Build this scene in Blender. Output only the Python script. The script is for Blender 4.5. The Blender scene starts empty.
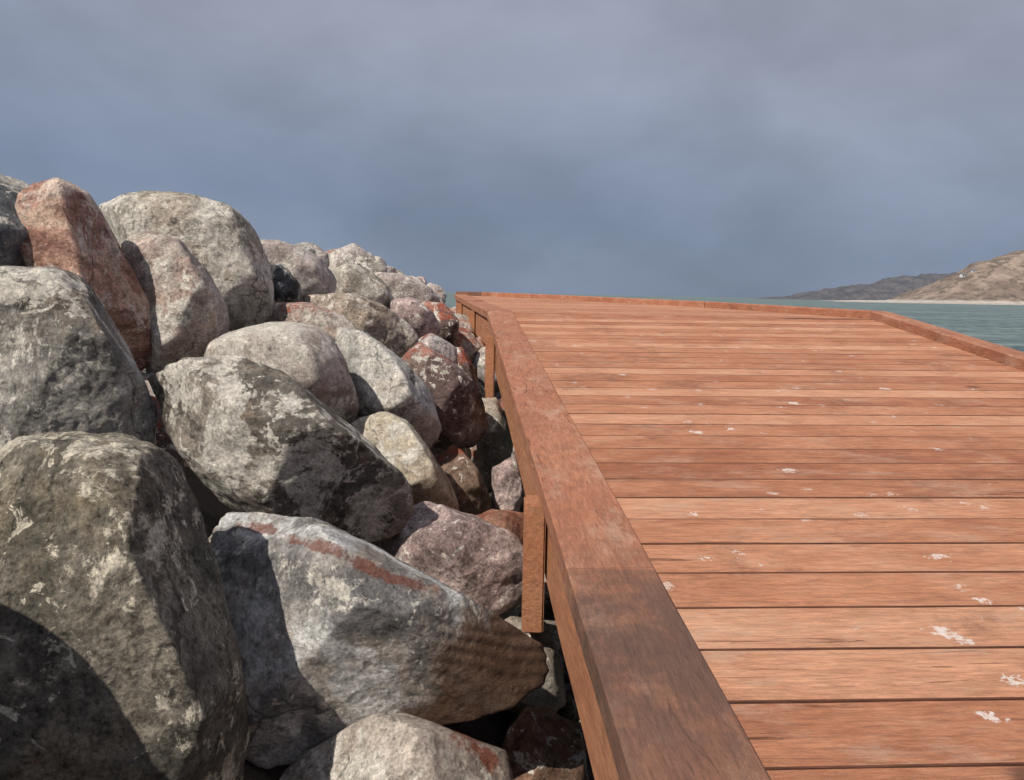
import bpy, bmesh, math, random
import numpy as np
from mathutils import Matrix, Vector, noise, Euler

ZE=2.5
scene=bpy.context.scene
COL=scene.collection

# ------------------------------------------------------------------ helpers
def link(o): COL.objects.link(o); return o
def new_mat(name):
    m=bpy.data.materials.new(name); m.use_nodes=True
    nt=m.node_tree; nt.nodes.clear()
    return m,nt
class N:
    def __init__(s,nt): s.nt=nt
    def n(s,t,**k):
        nd=s.nt.nodes.new(t)
        for a,b in k.items(): setattr(nd,a,b)
        return nd
    def l(s,a,b): s.nt.links.new(a,b)
    def math(s,op,a,b=None,clamp=False):
        nd=s.n('ShaderNodeMath',operation=op,use_clamp=clamp)
        for i,v in enumerate([a,b]):
            if v is None: continue
            if isinstance(v,(int,float)): nd.inputs[i].default_value=v
            else: s.l(v,nd.inputs[i])
        return nd.outputs[0]
    def noise(s,vec,scale,detail=6,rough=.55,dist=0):
        nd=s.n('ShaderNodeTexNoise'); nd.inputs['Scale'].default_value=scale
        nd.inputs['Detail'].default_value=detail; nd.inputs['Roughness'].default_value=rough
        nd.inputs['Distortion'].default_value=dist
        if vec is not None: s.l(vec,nd.inputs['Vector'])
        return nd.outputs['Fac']
    def mapping(s,vec,scale=(1,1,1),loc=(0,0,0),rot=(0,0,0)):
        nd=s.n('ShaderNodeMapping')
        nd.inputs['Scale'].default_value=scale; nd.inputs['Location'].default_value=loc; nd.inputs['Rotation'].default_value=rot
        s.l(vec,nd.inputs['Vector']); return nd.outputs[0]
    def rng(s,v,a,b,c=0,d=1,smooth=True):
        nd=s.n('ShaderNodeMapRange'); nd.interpolation_type='SMOOTHSTEP' if smooth else 'LINEAR'
        s.l(v,nd.inputs[0])
        for i,x in enumerate([a,b,c,d]): nd.inputs[i+1].default_value=x
        return nd.outputs[0]
    def mix(s,f,a,b,mode='MIX'):
        nd=s.n('ShaderNodeMix',data_type='RGBA',blend_type=mode)
        if isinstance(f,(int,float)): nd.inputs[0].default_value=f
        else: s.l(f,nd.inputs[0])
        for i,v in ((6,a),(7,b)):
            if isinstance(v,tuple): nd.inputs[i].default_value=(*v,1)
            else: s.l(v,nd.inputs[i])
        return nd.outputs[2]
    def bump(s,h,strength,dist,normal=None):
        nd=s.n('ShaderNodeBump'); nd.inputs['Strength'].default_value=strength; nd.inputs['Distance'].default_value=dist
        s.l(h,nd.inputs['Height'])
        if normal is not None: s.l(normal,nd.inputs['Normal'])
        return nd.outputs[0]
    def out(s,col,rough=.8,normal=None,spec=.3):
        b=s.n('ShaderNodeBsdfPrincipled'); o=s.n('ShaderNodeOutputMaterial')
        if isinstance(col,tuple): b.inputs['Base Color'].default_value=(*col,1)
        else: s.l(col,b.inputs['Base Color'])
        if isinstance(rough,(int,float)): b.inputs['Roughness'].default_value=rough
        else: s.l(rough,b.inputs['Roughness'])
        b.inputs['Specular IOR Level'].default_value=spec
        if normal is not None: s.l(normal,b.inputs['Normal'])
        s.l(b.outputs[0],o.inputs[0]); return b
def mesh_obj(name,verts,faces,mat=None,smooth=False):
    me=bpy.data.meshes.new(name); me.from_pydata(verts,[],faces); me.update()
    if mat: me.materials.append(mat)
    if smooth: me.polygons.foreach_set('use_smooth',[True]*len(me.polygons))
    return link(bpy.data.objects.new(name,me))

# ------------------------------------------------------------------ rock material
def rock_mat(name,a,b,dark=(.05,.05,.045),light=(.78,.73,.65),dk=.5,lk=.5,seed=0,speck=1.0,vein=0.0,redc=(.34,.085,.045),gain=1.45,warm=.4,warmc=(.50,.37,.27),brown=None,soft=.045,dmix=.85):
    a=tuple(min(.72,x*gain) for x in a); b=tuple(min(.72,x*gain) for x in b); dark=tuple(x*1.2 for x in dark)
    m,nt=new_mat(name); g=N(nt)
    tc=g.n('ShaderNodeTexCoord').outputs['Object']
    v=g.mapping(tc,loc=(seed*3.7,seed*1.3,-seed*2.1))
    big=g.noise(v,2.6,5,.65,.6)
    col=g.mix(g.rng(big,.42,.58),tuple(x*.7 for x in a),b)
    wm=g.noise(g.mapping(v,loc=(6,-3,2)),3.4,6,.7,.5)
    col=g.mix(g.rng(wm,.48,.62,0,warm),col,warmc)
    if vein>0:
        w=g.n('ShaderNodeTexWave',wave_type='BANDS',bands_direction='DIAGONAL')
        w.inputs['Scale'].default_value=2.2; w.inputs['Distortion'].default_value=9; w.inputs['Detail'].default_value=5; w.inputs['Detail Scale'].default_value=1.6
        g.l(v,w.inputs[0])
        col=g.mix(g.math('MULTIPLY',g.rng(w.outputs['Fac'],.72,.95),vein),col,tuple(min(.8,x*1.5) for x in b))
        col=g.mix(g.math('MULTIPLY',g.rng(w.outputs['Fac'],.25,.05),vein),col,tuple(x*.45 for x in a))
    # dark weathering, large blotches with ragged borders
    d=g.noise(g.mapping(v,loc=(9,2,4)),2.6,10,.70,.6)
    c0=.645-.2*dk
    dm=g.rng(d,c0,c0+soft)
    col=g.mix(g.math('MULTIPLY',dm,dmix),col,dark)
    # pale crust / lichen: broad crust plus crisp small blotches
    l1=g.noise(g.mapping(v,loc=(-5,7,1)),4.2,11,.77,.4)
    c1=.615-.14*lk
    lm=g.rng(l1,c1,c1+.03)
    col=g.mix(g.math('MULTIPLY',lm,.88),col,light)
    l3=g.noise(g.mapping(v,loc=(2,9,-4)),17,7,.68,.8)
    lm3=g.rng(l3,.635-.07*lk,.65-.07*lk)
    col=g.mix(g.math('MULTIPLY',lm3,.85),col,tuple(min(.85,x*1.05) for x in light))
    # mineral speckle
    s1=g.noise(v,130,2,.6); s2=g.noise(g.mapping(v,loc=(1,1,1)),30,5,.78)
    sp=g.math('ADD',g.rng(s1,.3,.7,-.28*speck,.28*speck,False),g.rng(s2,.3,.7,-.55*speck,.55*speck,False))
    spm=g.math('ADD',sp,1.0)
    cc=g.n('ShaderNodeCombineColor')
    for i in range(3): g.l(spm,cc.inputs[i])
    col=g.mix(1.0,col,cc.outputs[0],'MULTIPLY')
    if brown:
        sx=g.n('ShaderNodeSeparateXYZ'); g.l(tc,sx.inputs[0])
        bf=g.math('SUBTRACT',sx.outputs['X'],g.math('MULTIPLY',sx.outputs['Z'],.9))
        bf=g.math('ADD',bf,g.math('MULTIPLY',g.math('SUBTRACT',s2,.5),.14)); bf=g.math('ADD',bf,g.math('MULTIPLY',g.math('SUBTRACT',l1,.5),.6))
        col=g.mix(g.rng(bf,.13,.22,0,.93),col,g.mix(s2,(.045,.022,.014),(.25,.14,.085)))
    # pits
    vo=g.n('ShaderNodeTexVoronoi'); vo.inputs['Scale'].default_value=24; g.l(v,vo.inputs['Vector'])
    pit=g.rng(vo.outputs['Distance'],.0,.30)
    pm=g.math('MULTIPLY',g.rng(pit,.6,.1),g.rng(s2,.45,.6))
    col=g.mix(g.math('MULTIPLY',pm,.7),col,tuple(x*.3 for x in a))
    # hairline cracks
    ce=g.n('ShaderNodeTexVoronoi',feature='DISTANCE_TO_EDGE'); ce.inputs['Scale'].default_value=3.2
    dn=g.n('ShaderNodeTexNoise'); dn.inputs['Scale'].default_value=6; dn.inputs['Detail'].default_value=5; g.l(v,dn.inputs['Vector'])
    g.l(g.mix(.22,v,dn.outputs['Color']),ce.inputs['Vector'])
    ckm=g.math('MULTIPLY',g.rng(ce.outputs['Distance'],.016,.004),g.rng(big,.52,.58))
    col=g.mix(g.math('MULTIPLY',ckm,.65),col,tuple(x*.25 for x in a))
    # iron / algae red
    at=g.n('ShaderNodeAttribute',attribute_name='red')
    rn=g.noise(v,14,8,.80)
    rm=g.math('MULTIPLY',g.rng(g.math('ADD',at.outputs['Fac'],g.math('MULTIPLY',g.math('SUBTRACT',rn,.5),2.8)),.42,.72),.78)
    col=g.mix(rm,col,redc)
    b1=g.noise(v,7,12,.74,.3)
    nm=g.bump(b1,1.0,.07); nm=g.bump(s2,.9,.014,nm); nm=g.bump(pit,.6,.007,nm)
    nm=g.bump(lm,.4,.004,nm)
    g.out(col,.9,nm,.18)
    return m

# ------------------------------------------------------------------ rock mesh
_ico={}
def ico(sub):
    if sub not in _ico:
        bm=bmesh.new(); bmesh.ops.create_icosphere(bm,subdivisions=sub,radius=1)
        bm.verts.ensure_lookup_table()
        V=np.array([v.co[:] for v in bm.verts]); Fc=[tuple(v.index for v in f.verts) for f in bm.faces]
        bm.free(); _ico[sub]=(V,Fc)
    return _ico[sub]
def hull_planes(pts):
    bm=bmesh.new()
    for p in pts: bm.verts.new(p)
    bmesh.ops.convex_hull(bm,input=bm.verts)
    bm.normal_update()
    pl=[]
    for f in bm.faces:
        n=f.normal.copy(); d=n.dot(f.verts[0].co)
        if f.calc_area()<1e-6: continue
        if d<0: n=-n; d=-d
        if d<.01: continue
        if any((n-q[0]).length<.10 and abs(d-q[1])<.03 for q in pl): continue
        pl.append((n,d))
    bm.free()
    return pl
def stair(x): return x-math.sin(2*math.pi*x)/(2*math.pi)
def make_rock(name,outline,t,seed,mat,sub=5,p=30,rough=.05,front=(0,.12),redline=None,redw=.05,redtop=0.0,fs=.45,cuts=5,lay=0.0,layn=(.25,-.1,1),planes=(),fine=1.0,grow=1.0):
    rnd=random.Random(seed*17+3)
    outline=[(x*grow,z*grow) for x,z in outline]
    xs=[q[0] for q in outline]; zs=[q[1] for q in outline]
    w=max(xs)-min(xs); h=max(zs)-min(zs); size=(w+h)/2
    pts=[Vector((x,rnd.uniform(-.2,.2)*t,z)) for x,z in outline]
    for k,(sc,dy) in enumerate([(.86,-.5),(.86,.5),(fs,-1.0),(fs,1.0)]):
        for x,z in outline[rnd.randrange(2)::2] if abs(dy)==1 else outline:
            ox,oz=(front[0]*w*abs(dy),front[1]*h*abs(dy)) if dy<0 else (0,.0)
            s=sc*rnd.uniform(.82,1.08)
            pts.append(Vector((x*s+ox,dy*t*rnd.uniform(.75,1.1),z*s+oz)))
    pl=hull_planes(pts)
    for i in range(cuts):
        n=Vector((rnd.uniform(-1.1,1.1),-1,rnd.uniform(-.7,1.3))).normalized()
        s=max(q.dot(n) for q in pts)
        pl.append((n,s*rnd.uniform(.64,.82)))
    for i in range(cuts):
        n=Vector((rnd.uniform(-1,1),rnd.uniform(-.5,.5),rnd.uniform(-1,1))).normalized()
        s=max(q.dot(n) for q in pts)
        pl.append((n,s*rnd.uniform(.90,.97)))
    for (n,f) in planes:
        n=Vector(n).normalized(); s=max(q.dot(n) for q in pts); pl.append((n,s*f))
    Nn=np.array([q[0][:] for q in pl]); Dd=np.array([q[1] for q in pl])
    V,Fc=ico(sub)
    dots=np.maximum(V@Nn.T,1e-4)/Dd[None,:]
    mx=dots.max(1)
    r=mx**-1*(((dots/mx[:,None])**p).sum(1)**(-1.0/p))*(1+.7/p)
    off=Vector((seed*5.3,seed*2.9,seed*7.1))
    P=V*r[:,None]
    sz=size
    ln=Vector(layn).normalized()
    out=np.empty_like(P)
    for i in range(len(P)):
        q=Vector(P[i])
        a=noise.fractal(q*(2.2/sz)+off,.9,2.1,4)
        b=noise.ridged_multi_fractal(q*(2.6/sz)+off,.95,2.2,5,1.0,2.0)-1.2
        s4=a*3.6+.6*noise.noise(q*(7/sz)+off)
        ch=stair(s4)/3.6
        c=noise.fractal(q*15+off,.7,2.1,5)
        k=1+rough*(ch*1.15-.26*b)+fine*.011*c/max(sz,.2)
        if lay:
            lz=q.dot(ln)*26+1.6*noise.noise(q*5+off)
            lw=lay*(1+1.6*min(1,max(0,(q.x-.06)/.15)))
            k+=lw*(stair(lz)-lz)*.35+lw*.16*noise.noise(Vector((lz*1.3,off.x,0)))
        out[i]=P[i]*k
    me=bpy.data.meshes.new(name)
    me.from_pydata(out.tolist(),[],Fc); me.update()
    me.polygons.foreach_set('use_smooth',[True]*len(me.polygons))
    me.materials.append(mat)
    red=np.zeros(len(P))
    if redtop>0:
        zz=(out[:,2]-out[:,2].min())/(out[:,2].max()-out[:,2].min())
        red=np.clip((zz-(1-redtop))*4,0,.6)
    if redline:
        dm=np.full(len(P),9.)
        for (x0,z0),(x1,z1) in zip(redline[:-1],redline[1:]):
            a=np.array([x0,z0]); bb=np.array([x1,z1]); ab=bb-a
            pp=out[:,[0,2]]-a
            tt=np.clip((pp@ab)/(ab@ab),0,1)
            dd=np.linalg.norm(pp-tt[:,None]*ab,axis=1)
            dm=np.minimum(dm,dd)
        dm[out[:,1]>.1]=9
        red=np.maximum(red,np.clip(1.3-dm/redw,0,1)*.74)
    at=me.attributes.new('red','FLOAT','POINT'); at.data.foreach_set('value',red.astype(np.float32))
    return link(bpy.data.objects.new(name,me))

# materials palette
M={}
M['a1']=rock_mat('rock_grey_brown_lichen',(.18,.163,.135),(.27,.24,.195),dark=(.085,.076,.06),light=(.74,.67,.55),dk=.56,lk=.36,seed=1,warmc=(.36,.28,.17),gain=1.2,soft=.10,dmix=.75,speck=1.25)
M['a2']=rock_mat('rock_dark_crusted',(.16,.145,.125),(.28,.245,.21),dark=(.05,.043,.034),dk=.60,lk=.80,seed=2,gain=1.3,soft=.07)
M['a3']=rock_mat('rock_layered_grey',(.26,.25,.245),(.41,.385,.365),dark=(.11,.08,.06),dk=.36,lk=.58,seed=3,vein=.7,warm=.35,brown=True,redc=(.26,.095,.065))
M['a4']=rock_mat('rock_pale_pink',(.40,.33,.29),(.47,.41,.36),dark=(.17,.07,.05),dk=.35,lk=.5,seed=4)
M['a5']=rock_mat('rock_pink_granite',(.33,.24,.23),(.43,.33,.31),dark=(.12,.07,.06),dk=.36,lk=.5,seed=5,speck=1.2,warm=.2)
M['a6']=rock_mat('rock_dull_grey',(.26,.23,.20),(.34,.30,.26),seed=6)
M['a7']=rock_mat('rock_rust_brown',(.17,.08,.06),(.24,.13,.09),seed=7,gain=1,lk=.1)
M['a8']=rock_mat('rock_cream',(.44,.37,.28),(.50,.44,.35),dk=.2,lk=.5,seed=8,speck=.8,gain=1.35)
M['a9']=rock_mat('rock_smooth_beige',(.42,.355,.315),(.48,.43,.39),dark=(.28,.20,.16),dk=.28,lk=.8,seed=9,speck=.7,warm=.35,warmc=(.60,.45,.37))
M['a10']=rock_mat('rock_pale_grey',(.36,.35,.33),(.45,.43,.40),dk=.26,lk=.6,seed=10,warm=.3)
M['a11']=rock_mat('rock_dark_red',(.19,.13,.12),(.29,.22,.20),dk=.40,lk=.5,seed=11,warm=.3,redc=(.42,.10,.05),gain=1.3)
M['a12']=rock_mat('rock_brown',(.19,.12,.09),(.26,.17,.13),dk=.4,lk=.35,seed=12,gain=1.2)
M['a13']=rock_mat('rock_orange',(.30,.12,.08),(.34,.17,.11),dk=.2,lk=.3,seed=13)
M['a14']=rock_mat('rock_grey_white',(.26,.245,.225),(.40,.375,.34),dark=(.08,.072,.062),dk=.50,lk=.74,seed=14,gain=1.35,soft=.07)
M['a15']=rock_mat('rock_blue_grey',(.15,.16,.175),(.27,.275,.28),dk=.42,lk=.7,seed=15,warm=.1)
M['a16']=rock_mat('rock_red_sandstone',(.38,.20,.155),(.47,.29,.23),dark=(.20,.10,.07),light=(.78,.64,.55),dk=.28,lk=.58,seed=16,vein=.5,warmc=(.60,.35,.25))
M['a17']=rock_mat('rock_rose',(.38,.285,.25),(.46,.37,.33),dark=(.16,.10,.08),dk=.28,lk=.58,seed=17,vein=.3,warm=.3,redc=(.42,.11,.055))
M['a18']=rock_mat('rock_white_lichen',(.34,.31,.26),(.44,.405,.35),dark=(.12,.10,.08),dk=.44,lk=.84,seed=18,soft=.07)
M['a19']=rock_mat('rock_white_pink',(.44,.37,.35),(.49,.44,.42),dark=(.22,.16,.14),dk=.22,lk=.75,seed=19,warm=.3)
M['a22']=rock_mat('rock_tan',(.40,.33,.27),(.47,.41,.345),dark=(.16,.11,.08),dk=.34,lk=.66,seed=22)
# every surveyed boulder: centre (cm: x, y, z from eye level), heading and tilt (deg), outline of the broad face (cm)
R={
'a1':(.29,7,100,.030,(-73,143,-60,27,-20),[-15,33,-4,35,4,32,12,25,17,10,20,-10,22,-25,20,-37,11,-50,-32,-38,-35,6,-25,28],"large grey brown boulder with pale lichen crust beside the boardwalk",'a1'),
'a2':(.30,6,90,.05,(-59,211,-45,16,-12),[-37,23,-27,25,-11,24,3,18,19,5,31,-6,33,-16,28,-24,16,-26,-2,-20,-16,-12,-29,6],"dark boulder with white crusty patches wedged between other boulders",'a2'),
'a3':(.25,7,120,.034,(-29,170,-76,10,-24),[-37,31,-26,29,-10,23,6,15,17,8,28,1,37,-5,39,-12,30,-17,14,-15,1,-19,-14,-25,-29,-28,-36,0],"long layered grey boulder with rust streak and brown broken end",'a3'),
'a4':(.22,5,70,.04,(-22,155,-99,8,-32),[-26,0,-18,6,-6,10,1,11,11,7,22,2,24,-4,21,-17,-26,-13],"pale pinkish boulder low in the gap by the boardwalk",'a4'),
'a5':(.26,6,60,.04,(-15,231,-80,4,-19),[-25,5,-17,13,-9,17,3,14,16,7,23,-2,20,-12,10,-16,-3,-16,-16,-7],"speckled pink granite boulder beside a boardwalk post",'a5'),
'a6':(.2,5,50,.05,(5,224,-108,-1,-25),[-11,10,-3,13,6,12,11,3,12,-11,5,-17,-7,-11,-13,2],"dull grey boulder shaded under the boardwalk edge",'a6'),
'a7':(.2,5,50,.05,(10,196,-125,-3,-32),[-7,13,1,17,9,12,12,-4,7,-18,-9,-19,-12,2],"rust brown boulder in deep shade under the boardwalk",'a7'),
'a8':(.22,6,80,.035,(-38,289,-65,8,-13),[-20,16,-8,21,0,18,9,4,17,-7,19,-17,9,-20,-7,-14,-18,0],"smooth cream boulder with a flat slanting face",'a8'),
'a9':(.30,6,18,.03,(-82,288,-31,16,-6),[-26,10,-17,17,0,20,12,17,22,5,27,-11,23,-21,5,-23,-16,-14,-27,-1],"smooth rounded beige boulder lit by the sun",'a9'),
'a10':(.30,6,45,.035,(-53,327,-43,9,-7),[-20,28,-9,26,7,15,19,2,24,-14,17,-25,-1,-26,-15,-13,-19,7],"rounded pale grey boulder with fine grain",'a10'),
'a11':(.26,6,80,.05,(-32,366,-48,5,-8),[-22,17,-11,25,4,17,17,3,22,-14,14,-23,-5,-24,-19,-1],"dark red boulder with rusty top edge",'a11'),
'a12':(.2,5,90,.06,(-20,322,-80,4,-14),[-13,11,-4,18,6,9,13,-7,6,-16,-8,-14],"small brown angular boulder in the shade",'a12'),
'a13':(.2,5,50,.05,(-5,271,-83,1,-17),[-13,3,-1,8,10,7,12,-4,4,-9,-11,-4],"orange red boulder under the edge beam",'a13'),
'a14':(.26,7,90,.038,(-119,209,-21,30,-5),[-26,24,-12,25,-2,25,6,23,11,14,17,1,22,-13,21,-22,9,-29,-10,-30,-29,-25],"large grey and white blotched boulder with broad flat face",'a14'),
'a15':(.26,5,80,.04,(-171,273,15,33,3),[-14,13,-5,20,6,17,11,9,18,-9,14,-24,-16,-25],"dark blue grey boulder on top of the pile",'a15'),
'a16':(.30,6,120,.055,(-145,277,6,28,1),[-22,18,-15,26,-6,28,0,24,6,10,15,-6,19,-15,19,-32,10,-39,-3,-27,-17,-2],"tall angular red sandstone boulder leaning on the pile",'a16'),
'a17':(.28,6,60,.035,(-126,301,-6,23,-1),[-19,21,-10,25,2,22,11,11,17,-1,17,-14,9,-27,-8,-30,-16,-10],"rose coloured boulder with a rounded top",'a17'),
'a18':(.40,6,60,.04,(-136,354,12,21,2),[-37,20,-24,26,-7,28,10,24,21,14,28,-2,30,-17,28,-31,11,-38,-18,-31,-34,-1],"big whitish lichen covered boulder crowning the pile",'a18'),
'a19':(.28,5,40,.035,(-116,434,9,15,1),[-20,15,-12,17,-1,13,12,8,20,-3,18,-14,1,-21,-18,-16],"white and pink rounded boulder near the crest",'a19'),
'a20':(.15,5,50,.05,(-112,387,1,16,0),[-8,10,1,11,9,2,10,-8,-2,-12,-10,-2],"small dark grey boulder between paler ones",'a15'),
'a21':(.25,5,60,.04,(-88,360,-18,14,-3),[-20,12,-2,12,15,4,23,-6,15,-13,-7,-9,-22,0],"flat reddish boulder partly covered by others",'a17'),
'a22':(.30,6,70,.045,(-74,400,-19,11,-3),[-29,15,-9,18,12,10,25,-2,24,-11,13,-19,-9,-12,-24,0],"tan boulder with a broken front face",'a22'),
'a23':(.25,5,30,.035,(-95,504,2,11,0),[-19,11,-10,14,3,11,16,1,21,-11,5,-19,-16,-8],"white crusted boulder on the crest of the pile",'a18'),
'a24':(.3,5,30,.035,(-80,604,-2,8,0),[-29,16,-5,14,17,5,25,-5,13,-18,-20,-12],"pale boulder sloping towards the boardwalk",'a19'),
'a25':(.2,5,30,.035,(-61,502,-18,7,-2),[-18,12,-2,14,11,5,16,-6,6,-16,-13,-10],"pink speckled boulder with a rounded top",'a5'),
'a26':(.2,5,30,.035,(-45,449,-36,6,-5),[-15,6,-1,12,13,5,15,-6,1,-12,-13,-5],"small white pink boulder in a gap",'a19'),
'a27':(.2,5,40,.04,(-52,581,-23,5,-2),[-17,15,2,15,13,1,10,-16,-8,-16],"rusty stained boulder by the boardwalk fascia",'a11'),
'a28':(.2,5,60,.05,(-32,498,-49,4,-6),[-15,11,0,15,10,0,11,-15,-7,-12],"red topped dark boulder by the boardwalk",'a11'),
'a29':(.2,5,60,.05,(-9,404,-73,1,-10),[-13,17,1,20,10,1,8,-20,-6,-17],"shaded grey boulder under the boardwalk beam",'a6'),
'a30':(.2,5,60,.05,(-1,332,-83,0,-14),[-7,10,3,15,7,-2,3,-13,-6,-11],"brownish pink boulder under the boardwalk beam",'a5'),
'a31':(.2,5,40,.04,(-147,567,24,15,2),[-9,6,-1,8,7,3,10,-8,-6,-9],"small grey boulder on the crest",'a10'),
}
EXTRA={'a3':dict(redline=[(-.31,.255),(-.24,.24),(-.19,.21),(-.06,.158),(.03,.11),(.12,.085)],redw=.018,lay=.05,front=(.02,.08),fs=.42,cuts=2,planes=[((.1,-1,-.8),.56),((-.1,-.6,.9),.84),((.55,-1,-.3),.62),((.45,-.35,.85),.9),((-.7,-1,0),.72)]),
'a21':dict(redtop=.3),'a11':dict(redtop=.28),'a27':dict(redtop=.5),'a28':dict(redtop=.45),'a26':dict(redtop=.2),
'a1':dict(front=(-.02,.06),fs=.5,cuts=2,planes=[((.12,-.35,1),.82),((1,-.6,.25),.78),((-.1,-1,-.2),.80),((-.9,-.9,.3),.8),((.4,-1,.7),.82)],fine=1.6),
'a2':dict(front=(-.12,.2),cuts=4,planes=[((.35,-.45,.8),.84),((-.5,-.9,-.35),.66),((.3,-1,-.7),.62)]),
'a14':dict(front=(.05,.02),fs=.6,cuts=2,planes=[((.1,-.9,.45),.84),((.8,-.8,-.1),.80)]),
'a12':dict(redtop=.3),'a4':dict(redline=[(.12,.06),(.2,.0)],redw=.025),
'a16':dict(front=(-.15,.10),fs=.3,cuts=2,planes=[((.75,-.8,.3),.60),((-.55,-1,.1),.64),((.1,-.8,-.7),.66)]),
'a9':dict(cuts=1,fine=.5),'a10':dict(cuts=2,fine=.6),'a18':dict(cuts=4,front=(0,.08),planes=[((.1,-.75,.75),.84)]),'a8':dict(cuts=2,planes=[((-.3,-1,.25),.7)],fine=.6),
'a19':dict(cuts=2,fine=.6),'a23':dict(cuts=2,fine=.6),'a24':dict(cuts=2,fine=.6),'a25':dict(cuts=2,fine=.6),
'a22':dict(planes=[((.3,-1,-.35),.62)]),'a15':dict(grow=1.1)}
boulders=[]
def tag(o,label):
    o['label']=label; o['category']='boulder'; o['group']='armour boulders piled along the boardwalk'
    boulders.append(o)
for sd,(k,(t,sub,p,rg,pos,ol,lab,mk)) in enumerate(R.items(),1):
    pts=[(ol[i]/100*1.025,ol[i+1]/100*1.025) for i in range(0,len(ol),2)]
    ob=make_rock('boulder',pts,t,sd,M[mk],sub,p,rg,**EXTRA.get(k,{}))
    ob.location=(pos[0]/100,pos[1]/100,pos[2]/100+ZE); ob.rotation_euler=(math.radians(pos[4]),0,math.radians(pos[3]))
    tag(ob,lab)

# ------------------------------------------------------------------ filler boulders of the mound
def outer(y):   # left edge of boardwalk
    if y<5.8: return .231-.0723*y
    return -.19-(y-5.8)*.115
def surf(x,y):
    d=outer(min(y,11))-x
    base=-.85+.33*min(1,max(0,(y-4.2)/2.2))
    z=base+.92*d
    z=min(z,.30-.015*(y-4))
    z=max(z,base)
    if d>2.2: z-= (d-2.2)*.8
    return z
rnd=random.Random(5)
fill_m=[M[k] for k in ('a5','a6','a8','a9','a10','a14','a17','a18','a19','a22','a11','a2')]
protos=[]
for i in range(12):
    a=[]
    kx=rnd.uniform(.22,.33); kz=rnd.uniform(.17,.25)
    for j in range(9):
        an=j/9*2*math.pi+rnd.uniform(-.25,.25); rr=rnd.uniform(.85,1.12)
        a.append((kx*rr*math.cos(an),kz*rr*math.sin(an)))
    ob=make_rock('boulder',a,rnd.uniform(.18,.28),60+i,fill_m[i],5,rnd.choice([20,30,45]),.035,redtop=.4 if i in(10,6) else 0,cuts=3,fine=.6)
    protos.append(ob)
names=['pink speckled','dull grey','cream','smooth beige','pale grey','grey and white blotched','rust topped rose coloured','whitish lichen covered','white and pink','tan','rusty dark red','dark crusted']
first=[True]*12
def place(x,y,z,s=1.0,i=None):
    if i is None: i=rnd.randrange(12)
    if first[i]: ob=protos[i]; first[i]=False
    else: ob=protos[i].copy(); link(ob)
    ob.location=(x,y,z+ZE); ob.scale=(s*rnd.uniform(.85,1.1),s*rnd.uniform(.85,1.1),s*rnd.uniform(.85,1.1))
    ob.rotation_euler=(rnd.uniform(-.4,.4),rnd.uniform(-.4,.4),rnd.uniform(0,6.28))
    tag(ob,names[i]+" boulder packed into the breakwater pile")
y=2.4
while y<5.9:
    d=-.25
    while d<2.2:
        x=outer(y)-d+rnd.uniform(-.1,.1); yy=y+rnd.uniform(-.12,.12)
        dz=-.62 if y<4.3 else -.50
        if y<4.3 and d>1.1: dz=-.85
        if d<.3: dz=-.36 if y>3 else -.5
        if d<.3 and y>4.4: dz=-.24
        place(x,yy,surf(x,yy)+dz,.95)
        d+=.5
    y+=.5
y=6.0
while y<13.6:
    d=-.14
    while d<2.2:
        x=outer(min(y,11))-d+rnd.uniform(-.08,.08)-(max(0,y-11)*.12); yy=y+rnd.uniform(-.12,.12)
        pick=rnd.choice([10,6,0,8,4,6,7]) if d<.5 else rnd.choice([2,3,4,5,6,7,8,9,3,0,8])
        place(x,yy,surf(x,yy)-(.10 if d>.3 else .03)+rnd.uniform(-.04,.04),rnd.uniform(.62,.88),pick)
        d+=.36
    y+=.42
place(-1.02,.82,-.38,1.1,4); place(-1.62,1.72,.42,.6,1); place(-.55,.95,-1.25,1.0,9); place(-1.40,.95,.22,.62,5)  # unseen boulders out of view, added mainly to cast shadows on the front-left ones
for i in range(12):
    if first[i]: bpy.data.objects.remove(protos[i])

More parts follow.
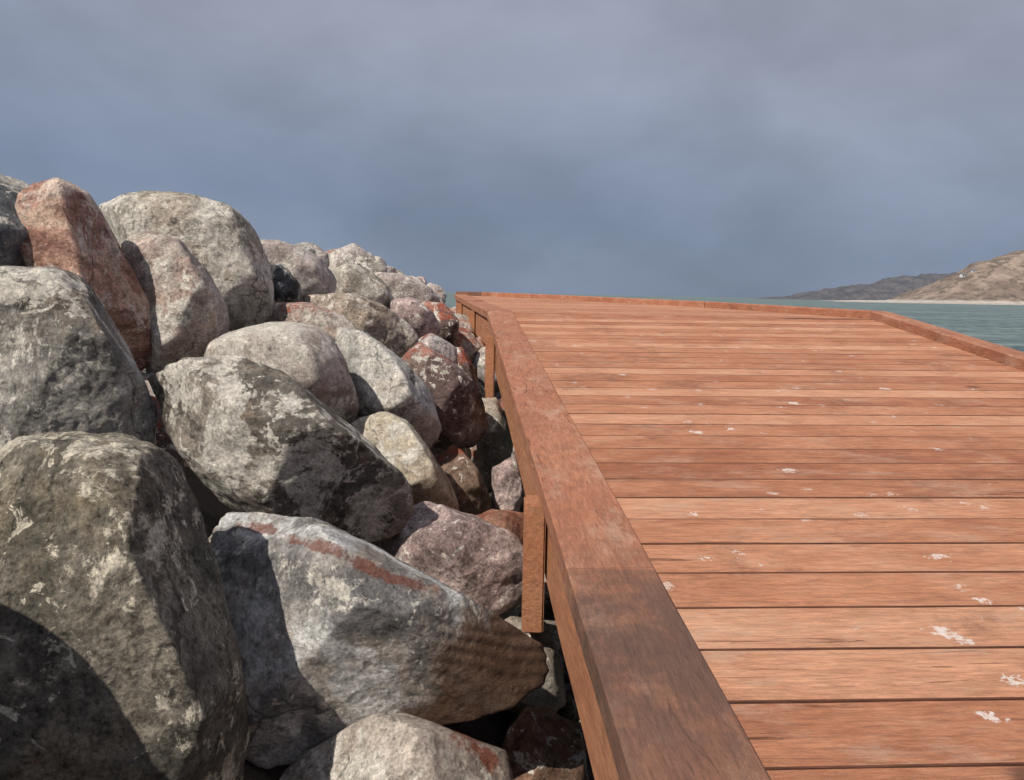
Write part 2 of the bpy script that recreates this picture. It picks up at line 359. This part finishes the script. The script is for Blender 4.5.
# ------------------------------------------------------------------ wood
def wood_mat(name,cols,along='X',stain=False,island=True,spots=None,seed=0,grey=.15):
    m,nt=new_mat(name); g=N(nt)
    tc=g.n('ShaderNodeTexCoord').outputs['Object']
    if island:
        gi=g.n('ShaderNodeNewGeometry').outputs['Random Per Island']
        cb=g.n('ShaderNodeCombineXYZ')
        g.l(g.math('MULTIPLY',gi,37.0),cb.inputs[0]); g.l(g.math('MULTIPLY',gi,91.0),cb.inputs[1]); g.l(g.math('MULTIPLY',gi,13.0),cb.inputs[2])
        va=g.n('ShaderNodeVectorMath',operation='ADD'); g.l(tc,va.inputs[0]); g.l(cb.outputs[0],va.inputs[1]); v=va.outputs[0]
    else:
        v=g.mapping(tc,loc=(seed,seed*.7,0))
    st=(1,7,7) if along=='X' else (7,1,7)
    rot=(0,0,-.05) if along=='X' else (0,0,-.0723)
    vr=g.mapping(v,rot=rot)
    vs=g.mapping(vr,scale=st)
    vs2=g.mapping(vr,scale=tuple(5*s if s>1 else 5 for s in st))
    g1=g.noise(vs,2.0,8,.72,1.0); g2=g.noise(vs2,3.0,6,.80,.4); g3=g.noise(v,3.0,6,.7)
    cr=g.n('ShaderNodeValToRGB'); e=cr.color_ramp.elements
    e[0].position=.28; e[0].color=(*cols[0],1); e[1].position=.72; e[1].color=(*cols[2],1)
    x=e.new(.5); x.color=(*cols[1],1)
    f=g.math('ADD',g.math('MULTIPLY',g1,.45),g.math('MULTIPLY',g3,.55))
    if island:
        gr=g.n('ShaderNodeTexWhiteNoise',noise_dimensions='1D'); g.l(gi,gr.inputs['W'])
        f=g.math('ADD',f,g.math('MULTIPLY',g.math('SUBTRACT',gr.outputs['Value'],.5),.30))
    g.l(f,cr.inputs[0]); col=cr.outputs[0]
    gm=g.rng(g2,.3,.7,.62,1.36,False)
    cc=g.n('ShaderNodeCombineColor'); [g.l(gm,cc.inputs[i]) for i in range(3)]
    col=g.mix(1,col,cc.outputs[0],'MULTIPLY')
    ck=g.noise(g.mapping(vr,scale=tuple(3*s if s>1 else 1.1 for s in st)),1.6,6,.68,1.8)
    col=g.mix(g.rng(ck,.61,.67,0,.75),col,tuple(c*.3 for c in cols[0]))
    vo=g.n('ShaderNodeTexVoronoi'); vo.inputs['Scale'].default_value=1.6; g.l(g.mapping(v,scale=(.7,1,1) if along=='X' else (1,.7,1)),vo.inputs['Vector'])
    col=g.mix(g.rng(vo.outputs['Distance'],.05,.02,0,.7),col,(.07,.03,.02))
    gb=g.noise(g.mapping(v,loc=(4,4,4),scale=(.9,2,2) if along=='X' else (2,.9,2)),5,8,.78)
    col=g.mix(g.rng(gb,.48,.70,0,grey*2.2),col,(.52,.37,.27))
    dn=g.noise(tc,3.0,10,.78)
    col=g.mix(g.rng(dn,.52,.68,0,.55),col,(.15,.07,.043))
    if stain:
        sy=g.n('ShaderNodeSeparateXYZ'); g.l(tc,sy.inputs[0])
        dd=g.noise(tc,3.4,10,.76)
        a=g.math('ADD',sy.outputs['Y'],g.math('MULTIPLY',g.math('SUBTRACT',dd,.5),2.0))
        k=g.rng(a,2.0,1.35,0,.80)
        k=g.math('MULTIPLY',k,g.rng(sy.outputs['Y'],.7,1.3,.62,1.0))
        step=g.rng(sy.outputs['Y'],1.57,1.555,.4,1.0)
        k=g.math('MULTIPLY',k,step)
        k=g.math('MULTIPLY',k,g.rng(dd,.34,.54,.6,1.15),True)
        col=g.mix(k,col,g.mix(g2,(.055,.032,.026),(.15,.095,.075)))
    if spots:
        wn=g.n('ShaderNodeTexNoise'); wn.inputs['Scale'].default_value=46; wn.inputs['Detail'].default_value=6; wn.inputs['Roughness'].default_value=.75
        g.l(tc,wn.inputs['Vector'])
        vm=g.n('ShaderNodeVectorMath',operation='SUBTRACT'); g.l(wn.outputs['Color'],vm.inputs[0]); vm.inputs[1].default_value=(.5,.5,.5)
        vk=g.n('ShaderNodeVectorMath',operation='SCALE'); g.l(vm.outputs[0],vk.inputs[0]); vk.inputs['Scale'].default_value=.13
        vq=g.n('ShaderNodeVectorMath',operation='ADD'); g.l(tc,vq.inputs[0]); g.l(vk.outputs[0],vq.inputs[1])
        tot=None
        for (sx,sy,sr) in spots:
            sb=g.n('ShaderNodeVectorMath',operation='SUBTRACT'); g.l(vq.outputs[0],sb.inputs[0]); sb.inputs[1].default_value=(sx,sy,0)
            mm=g.n('ShaderNodeVectorMath',operation='MULTIPLY'); g.l(sb.outputs[0],mm.inputs[0]); mm.inputs[1].default_value=(1,1.3,0)
            ln=g.n('ShaderNodeVectorMath',operation='LENGTH'); g.l(mm.outputs[0],ln.inputs[0])
            k=g.rng(ln.outputs['Value'],sr,sr*.6)
            tot=k if tot is None else g.math('MAXIMUM',tot,k)
        tot=g.math('MULTIPLY',tot,.8)
        col=g.mix(tot,col,(.70,.64,.60))
        vf=g.n('ShaderNodeTexVoronoi'); vf.inputs['Scale'].default_value=8; g.l(vq.outputs[0],vf.inputs['Vector'])
        fm=g.math('MULTIPLY',g.rng(vf.outputs['Distance'],.13,.08),g.rng(g.noise(tc,1.5,3,.5),.44,.50))
        col=g.mix(g.math('MULTIPLY',fm,.65),col,(.66,.60,.56))
    nm=g.bump(g2,.7,.006); nm=g.bump(g1,.5,.008,nm); nm=g.bump(dn,.4,.006,nm)
    g.out(col,g.rng(g1,.3,.7,.65,.9),nm,.25)
    return m
PL=((.28,.105,.055),(.43,.192,.108),(.54,.285,.178))
BM=((.25,.096,.055),(.34,.143,.083),(.42,.202,.125))
m_plank=wood_mat('reddish_hardwood_planks',PL,spots=[(.763,1.353,.024),(.79,1.33,.014),(.926,1.678,.022),(.80,2.259,.022),(.713,1.114,.016),(.911,1.477,.014),(.417,1.646,.012),(.806,1.207,.016),(.617,2.65,.024),(.75,2.70,.02),(.45,1.9,.012),(1.1,3.1,.026),(1.35,2.5,.02),(1.6,3.4,.024),(.5,3.6,.022)],grey=.2)
m_beam=wood_mat('reddish_hardwood_beam',BM,along='Y',island=False,seed=3,grey=.22,stain=True)
m_fas=wood_mat('hardwood_fascia',((.30,.12,.062),(.40,.18,.095),(.47,.24,.14)),along='Y',island=False,seed=5,grey=.05)
m_post=wood_mat('hardwood_post',((.28,.11,.06),(.38,.17,.09),(.45,.22,.13)),along='Y',island=False,seed=6,grey=.05)
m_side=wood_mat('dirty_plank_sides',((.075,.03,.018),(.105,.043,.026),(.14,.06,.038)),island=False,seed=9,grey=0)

def zdeck(y):
    if y<5.8: return -.715+.0995*y
    return -.138+.0145*(min(y,12)-5.8)
lo=[(-3,.448),(5.8,-.189),(11,-.78),(12.2,-.90)]
ro=[(-3,2.14),(3.86,2.48),(5.8,2.575),(8.0,1.9),(11,.25),(12.2,-.55)]
def interp(tab,y):
    for (a,b),(c,d) in zip(tab[:-1],tab[1:]):
        if y<=c: return b+(d-b)*(y-a)/(c-a)
    return tab[-1][1]
BW=.18
root=bpy.data.objects.new('boardwalk',None); link(root)
root.location=(1.2,3,ZE-1.3)
root['label']="reddish hardwood plank boardwalk ramp with edge beams beside boulders"; root['category']='boardwalk'
bpy.context.view_layer.update()
def child(o,lab=None):
    o.parent=root; o.matrix_parent_inverse=Matrix.Translation(-root.location)
    if lab: o['label']=lab
    return o
V=[];Fs=[];MI=[]
rp=random.Random(3)
pitch=.145; yb=-1.258
def prof(w,tk,c):
    return [(-w/2+c,0),(w/2-c,0),(w/2,-c),(w/2,-tk),(-w/2,-tk),(-w/2,-c)]
while yb<12.0:
    w=pitch-rp.uniform(.0030,.0052); dz=rp.uniform(-.0006,.0006); tl=rp.uniform(-.005,.005)
    yl=yb+rp.uniform(-.0006,.0006)
    xl=interp(lo,yb)+BW+.004
    xr=interp(ro,yb+.05*(2.3-xl)) if yb<5.8 else interp(ro,yb+.03)
    if xr-xl<.15: yb+=pitch; continue
    nseg=14; base=len(V)
    P=prof(w,.035,.0016)
    for s in range(nseg+1):
        f=s/nseg; x=xl+(xr-xl)*f
        yc=yl+.05*(x-xl)
        wob=rp.uniform(-.0006,.0006); wz=rp.uniform(-.0004,.0004)
        for (py,pz) in P:
            xx=x
            if s==0: xx=interp(lo,yc+py)+BW+.004
            if s==nseg: xx=interp(ro,yc+py)-.001
            yy=yc+py+wob
            V.append((xx,yy,zdeck(yc)+(yy-yc)*(.0995 if yc<5.8 else .0145)+pz+dz+wz+tl*py+ZE))
    n=len(P)
    for s in range(nseg):
        for j in range(n):
            a=base+s*n+j; b=base+s*n+(j+1)%n
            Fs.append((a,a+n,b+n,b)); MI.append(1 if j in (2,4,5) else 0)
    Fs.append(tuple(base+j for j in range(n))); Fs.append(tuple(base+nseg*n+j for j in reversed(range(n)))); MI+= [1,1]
    yb+=pitch
pk=mesh_obj('plank_deck',V,Fs,m_plank); child(pk)
pk.data.materials.append(m_side); pk.data.polygons.foreach_set('material_index',MI)
bmq=bmesh.new(); bmq.from_mesh(pk.data); bmesh.ops.recalc_face_normals(bmq,faces=bmq.faces); bmq.to_mesh(pk.data); bmq.free()
def rail(name,tab,ys,x0,x1,zt,zb,mat,lab=None,ch=.006):
    V=[];Fs=[]
    P=[(x0+ch,zt),(x1-ch,zt),(x1,zt-ch),(x1,zb),(x0,zb),(x0,zt-ch)]
    pts=[]
    for a,b in zip(ys[:-1],ys[1:]):
        n=max(2,int((b-a)/.12))
        for i in range(n): pts.append(a+(b-a)*i/n)
    pts.append(ys[-1])
    for i,y in enumerate(pts):
        e=.02
        dx=interp(tab,y+e)-interp(tab,y-e); nn=Vector((2*e,-dx)).normalized()
        x=interp(tab,y)
        wx=noise.noise(Vector((y*3,zt*30,x0*40)))*.0018
        for (l,z) in P:
            V.append((x+nn.x*l+wx,y+nn.y*l,zdeck(y+nn.y*l)+z+ZE+wx*.5))
    n=6
    for s in range(len(pts)-1):
        for j in range(n):
            a=s*n+j;b=s*n+(j+1)%n
            Fs.append((a,a+n,b+n,b))
    Fs.append(tuple(range(n))); Fs.append(tuple((len(pts)-1)*n+j for j in reversed(range(n))))
    o=mesh_obj(name,V,Fs,mat)
    b=bmesh.new(); b.from_mesh(o.data); bmesh.ops.recalc_face_normals(b,faces=b.faces); b.to_mesh(o.data); b.free()
    return child(o,lab)
rail('edge_beam',lo,[-1.2,1.56],0,BW,.010,-.045,m_beam,"dark stained weathered edge beam",ch=.004)
rail('edge_beam',lo,[1.562,5.79],0,BW,.010,-.045,m_beam,ch=.004)
rail('edge_beam',lo,[5.8,8.4],0,BW,.012,-.045,m_beam)
rail('edge_beam',lo,[8.404,10.98],0,BW,.02,-.045,m_beam)
rail('edge_beam',lo,[10.99,12.1],0,BW,.02,-.045,m_beam)
rail('fascia_board',lo,[-1.2,5.79],.022,.075,-.048,-.265,m_fas)
rail('fascia_board',lo,[5.8,10.98],.022,.075,-.048,-.265,m_fas)
rail('fascia_board',lo,[10.99,12.1],.022,.075,-.048,-.265,m_fas)
rail('kerb_board',ro,[-1.2,2.9],0.0,.12,.058,-.06,m_beam)
rail('kerb_board',ro,[2.904,5.79],0.0,.12,.058,-.06,m_beam)
rail('kerb_board',ro,[5.8,8.0],0.0,.12,.058,-.06,m_beam)
rail('kerb_board',ro,[8.01,10.99],0.0,.12,.058,-.06,m_beam)
rail('kerb_board',ro,[11.0,12.1],0.0,.12,.058,-.06,m_beam)
rail('fascia_board',ro,[-1.2,5.79],-.02,.03,-.062,-.285,m_fas)
rail('fascia_board',ro,[5.8,10.99],-.02,.03,-.062,-.285,m_fas)
def boxv(name,c,s,mat,bev=.006):
    bm=bmesh.new(); bmesh.ops.create_cube(bm,size=1)
    for v in bm.verts: v.co=Vector((v.co.x*s[0],v.co.y*s[1],v.co.z*s[2]))
    bmesh.ops.bevel(bm,geom=bm.edges[:],offset=bev,segments=2,affect='EDGES')
    me=bpy.data.meshes.new(name); bm.to_mesh(me); bm.free(); me.materials.append(mat)
    o=bpy.data.objects.new(name,me); link(o); o.location=Vector(c)
    return o
child(boxv('kerb_board',(-.62,12.17,zdeck(12)+ZE),(.5,.1,.12),m_beam))
for yy in (.2,2.12,5.0,7.4,9.8):
    # left posts stand against the outside of the fascia, tucked under the top board
    xo=interp(lo,yy); zt=zdeck(yy)-.05; L=.36 if yy<3 else .75
    child(boxv('post',(xo-.010,yy,zt-L/2+ZE),(.058,.10,L),m_post,.005))
    xr=interp(ro,yy+.1); zt=zdeck(yy)-.06
    child(boxv('post',(xr-.09,yy,zt-.7+ZE),(.10,.10,1.4),m_post))
    child(boxv('cross_beam',((xo+.09+xr-.15)/2,yy,zt-.10+ZE),(xr-xo-.26,.07,.17),m_post))

# ------------------------------------------------------------------ ground, seabed, water
m,nt=new_mat('wet_rubble'); g=N(nt); tc=g.n('ShaderNodeTexCoord').outputs['Object']
vo=g.n('ShaderNodeTexVoronoi'); vo.inputs['Scale'].default_value=6; g.l(tc,vo.inputs['Vector'])
c=g.mix(g.noise(tc,5,8,.6),(.035,.03,.025),(.12,.095,.075))
g.out(c,.9,g.bump(g.math('ADD',vo.outputs['Distance'],g.noise(tc,12,8,.6)),1,.08)); m_ground=m
V=[];Fs=[]
xs=np.concatenate([[-4000,-400,-40,-12],np.arange(-7,7.1,.25),[12,40,400,4000]]); ys=np.concatenate([[-4000,-400,-40,-6],np.arange(-3,22.1,.3),[26,40,400,6000]])
for yv in ys:
    for xv in xs:
        e=outer(max(0,min(yv,11)))
        d=e-xv
        if d>0: z=min(-.85+.92*d,.2)-.75
        else: z=-1.45-max(0,-d-2.3)*.5
        if d>2.6: z-=(d-2.6)*.8
        if yv>14: z-=(yv-14)*.6
        z=max(z,-5)
        if -8<xv<8: z+=noise.fractal(Vector((xv*1.5,yv*1.5,0)),1,2,3)*.08
        V.append((xv,yv,z+ZE))
nx=len(xs)
for j in range(len(ys)-1):
    for i in range(nx-1):
        a=j*nx+i; Fs.append((a,a+1,a+nx+1,a+nx))
gr=mesh_obj('ground',V,Fs,m_ground,True); gr['kind']='structure'
m,nt=new_mat('sea_water'); g=N(nt); tc=g.n('ShaderNodeTexCoord').outputs['Object']
n1=g.noise(g.mapping(tc,scale=(.5,1.3,1),rot=(0,0,.2)),1.1,5,.65,.6); n2=g.noise(g.mapping(tc,scale=(.22,.5,1)),.14,7,.75,.4); n3=g.noise(g.mapping(tc,scale=(.3,1,1)),.015,4,.6)
col=g.mix(g.rng(n3,.4,.6),(.062,.105,.115),(.088,.135,.140))
col=g.mix(g.rng(n2,.47,.54,0,.85),col,(.175,.225,.220))
col=g.mix(g.rng(n1,.46,.58,0,.8),col,(.21,.26,.25))
col=g.mix(g.rng(n1,.48,.38,0,.8),col,(.025,.052,.062))
fo=g.noise(g.mapping(tc,scale=(.06,.25,1)),.5,8,.8)
col=g.mix(g.rng(fo,.64,.69,0,.8),col,(.6,.65,.65))
nm=g.bump(n2,1,2.2); nm=g.bump(n1,1,.3,nm)
g.out(col,.5,nm,.22); m_water=m
o=mesh_obj('sea_water',[(-9000,-3000,0),(9000,-3000,0),(9000,14000,0),(-9000,14000,0)],[(0,1,2,3)],m_water); o['kind']='structure'

# ------------------------------------------------------------------ headlands
def headland(name,prof,y0,depth,mat,seedn=0,rough=3,n=260):
    V=[];Fs=[]; rows=[0,.06,.1,.2,.3,.4,.5,.6,.7,.78,.85,.92,1.0,1.3,2.0]
    hh=[-.5,.02,.04,.13,.24,.36,.5,.64,.76,.85,.92,.97,1.0,.97,.6]
    x0=prof[0][0];x1=prof[-1][0]
    for i in range(n+1):
        x=x0+(x1-x0)*i/n; h=interp(prof,x)
        for r,f in zip(rows,hh):
            nz=noise.fractal(Vector((x*.03,r*5+seedn,seedn)),.8,2.1,5)
            gul=noise.ridged_multi_fractal(Vector((x*.022+r*.6,r*.5,seedn)),.9,2.1,4,1,2)
            z=h*f+ (nz*rough+ (gul-1.2)*rough*1.5*(1-.7*r))*min(1,max(0,h/15))*(1 if f>.1 else 0)
            yy=y0+depth*r+nz*depth*.08
            V.append((x*(1+r*depth/y0*.25),yy,z if f>-.4 else -3))
    m=len(rows)
    for i in range(n):
        for j in range(m-1):
            a=i*m+j; Fs.append((a,a+m,a+m+1,a+1))
    o=mesh_obj(name,V,Fs,mat,True); o['kind']='structure'; return o
m,nt=new_mat('bluff_earth'); g=N(nt); tc=g.n('ShaderNodeTexCoord').outputs['Object']
sp=g.n('ShaderNodeSeparateXYZ'); g.l(tc,sp.inputs[0])
c=g.mix(g.rng(g.noise(g.mapping(tc,scale=(1,1,2)),.025,10,.65,.5),.38,.62),(.19,.145,.12),(.33,.26,.215))
c=g.mix(g.rng(g.noise(tc,.07,10,.8),.49,.56,0,.8),c,(.10,.082,.068))
c=g.mix(g.rng(g.math('ADD',sp.outputs['Z'],g.math('MULTIPLY',g.noise(tc,.05,4),5)),7.5,4,0,.95),c,(.52,.48,.44))
g.out(c,.95,g.bump(g.noise(tc,.08,8,.7),.9,6)); m_bluff=m
m,nt=new_mat('wooded_bluff'); g=N(nt); tc=g.n('ShaderNodeTexCoord').outputs['Object']
c=g.mix(g.rng(g.noise(tc,.03,10,.8),.4,.6),(.075,.08,.10),(.14,.135,.145))  # slight distance haze is put into these woodland colours as a bluish tint
g.out(c,.95,g.bump(g.noise(tc,.05,8,.7),1,10)); m_far=m
headland('far_hill',[(600,0),(640,6),(700,16),(760,27),(815,38),(860,42),(918,60),(985,66),(1100,70),(1500,76)],1800,160,m_far,seedn=3,rough=5.5,n=700)
headland('near_hill',[(400,0),(430,1.5),(480,3),(505,14),(539,34),(568,50),(598,60),(627,69),(700,80),(1000,92)],900,110,m_bluff,seedn=7,rough=3.2,n=400)
m_gro=rock_mat('groyne_rubble',(.14,.13,.12),(.24,.22,.2),seed=31)
V=[];Fs=[];n=160
for i in range(n+1):
    x=300+i*2.2
    for (dy,z) in ((-4,-1),(-1.5,1.2),(1.5,1.3),(5,-1)):
        q=noise.fractal(Vector((x*.3,dy,2)),.8,2.1,3)
        V.append((x,760+dy+q,z*(min(1,(i)/40)) +q*.7))
for i in range(n):
    for j in range(3):
        a=i*4+j; Fs.append((a,a+4,a+5,a+1))
gy=mesh_obj('stone_groyne',V,Fs,m_gro); gy['label']="long low dark stone groyne off the beach"; gy['category']='groyne'
def simple(name,col,r=.8):
    m,nt=new_mat(name); g=N(nt); tc=g.n('ShaderNodeTexCoord').outputs['Object']
    g.out(g.mix(g.rng(g.noise(tc,.8,4),.3,.7),tuple(c*.9 for c in col),col),r); return m
mw=simple('white_render',(.60,.60,.60)); mr=simple('slate_roof',(.16,.15,.16)); mg=simple('window_glass',(.04,.05,.06),.2)
def house(x,y,z,w,d,h,rot):
    hb=bpy.data.objects.new('house',None); link(hb); hb.location=(x,y,z); hb.rotation_euler=(0,0,rot)
    hb['label']="small white house with dark pitched roof on the bluff"; hb['category']='house'; hb['group']='houses on the coastal bluff'
    def add(o): o.parent=hb
    a,b=w/2,d/2
    add(mesh_obj('wall',[(-a,-b,-4),(a,-b,-4),(a,b,-4),(-a,b,-4),(-a,-b,h),(a,-b,h),(a,b,h),(-a,b,h),(-a,0,h+d*.4),(a,0,h+d*.4)],[(0,1,5,4),(1,2,6,9,5),(2,3,7,6),(3,0,4,8,7)],mw))
    e=.5
    add(mesh_obj('roof',[(-a-e,-b-e,h-.3),(a+e,-b-e,h-.3),(a+e,0,h+d*.4+.15),(-a-e,0,h+d*.4+.15),(a+e,b+e,h-.3),(-a-e,b+e,h-.3)],[(0,1,2,3),(3,2,4,5)],mr))
    for i in range(3):
        xx=-a+w*(i+.5)/3
        add(mesh_obj('window',[(xx-.6,-b-.03,1.2),(xx+.6,-b-.03,1.2),(xx+.6,-b-.03,2.5),(xx-.6,-b-.03,2.5)],[(0,1,2,3)],mg))
house(556,1000,32,8,5,3.2,.2); house(569,1000,37.5,7,5,3.2,-.1)

# ------------------------------------------------------------------ world
w=bpy.data.worlds.new('World'); scene.world=w; w.use_nodes=True
nt=w.node_tree; nt.nodes.clear(); g=N(nt)
S=Vector((-.42,-.56,.71)).normalized()
sky=g.n('ShaderNodeTexSky',sky_type='NISHITA'); sky.sun_disc=False
sky.sun_elevation=math.asin(S.z); sky.sun_rotation=math.atan2(S.x,S.y)
tc=g.n('ShaderNodeTexCoord').outputs['Generated']
sp=g.n('ShaderNodeSeparateXYZ'); g.l(tc,sp.inputs[0])
cr=g.n('ShaderNodeValToRGB'); e=cr.color_ramp.elements
e[0].position=0; e[0].color=(.200,.248,.345,1)
e[1].position=1; e[1].color=(.385,.405,.48,1)
for p_,c_ in ((.07,(.188,.236,.336)),(.14,(.232,.275,.372)),(.24,(.285,.320,.412)),(.36,(.325,.345,.425))):
    x=e.new(p_); x.color=(*c_,1)
wz=g.math('ADD',sp.outputs['Z'],g.math('MULTIPLY',g.math('SUBTRACT',g.noise(g.mapping(tc,scale=(1,1,1.4)),2.0,4,.5,.2),.5),.20))
wz=g.math('ADD',wz,g.math('MULTIPLY',sp.outputs['X'],.10))
g.l(wz,cr.inputs[0])
n1=g.noise(g.mapping(tc,scale=(1,1,1.8)),3.0,5,.5,.25); n2=g.noise(g.mapping(tc,scale=(1,1,2.0),loc=(3,1,2)),7,4,.5,.2)
br=g.math('ADD',g.rng(n1,.3,.7,.90,1.14),g.rng(n2,.3,.7,-.04,.05))
cc=g.n('ShaderNodeCombineColor'); [g.l(br,cc.inputs[i]) for i in range(3)]
cl=g.mix(1,cr.outputs[0],cc.outputs[0],'MULTIPLY')
ten=g.mix(1,cl,(10,10,10),'MULTIPLY')
fin=g.mix(.95,sky.outputs[0],ten)
bg=g.n('ShaderNodeBackground'); bg.inputs['Strength'].default_value=.1; g.l(fin,bg.inputs[0])
wo=g.n('ShaderNodeOutputWorld'); g.l(bg.outputs[0],wo.inputs[0])
sun=bpy.data.lights.new('sun','SUN'); sun.energy=5.0; sun.angle=math.radians(.5); sun.color=(1,.93,.82)
so=bpy.data.objects.new('sun',sun); link(so); so.rotation_euler=S.to_track_quat('Z','Y').to_euler()

# ------------------------------------------------------------------ camera
cam=bpy.data.cameras.new('camera'); co=bpy.data.objects.new('camera',cam); link(co)
cam.sensor_width=36; cam.lens=28.125; cam.clip_start=.02; cam.clip_end=30000
Rc=Matrix.Rotation(math.radians(90-6.89),3,'X')@Matrix.Rotation(math.radians(1.03),3,'Z')
co.matrix_world=Matrix.Translation((0,0,ZE))@Rc.to_4x4()
scene.camera=co
scene.view_settings.view_transform='Standard'; scene.view_settings.look='None'; scene.view_settings.exposure=0
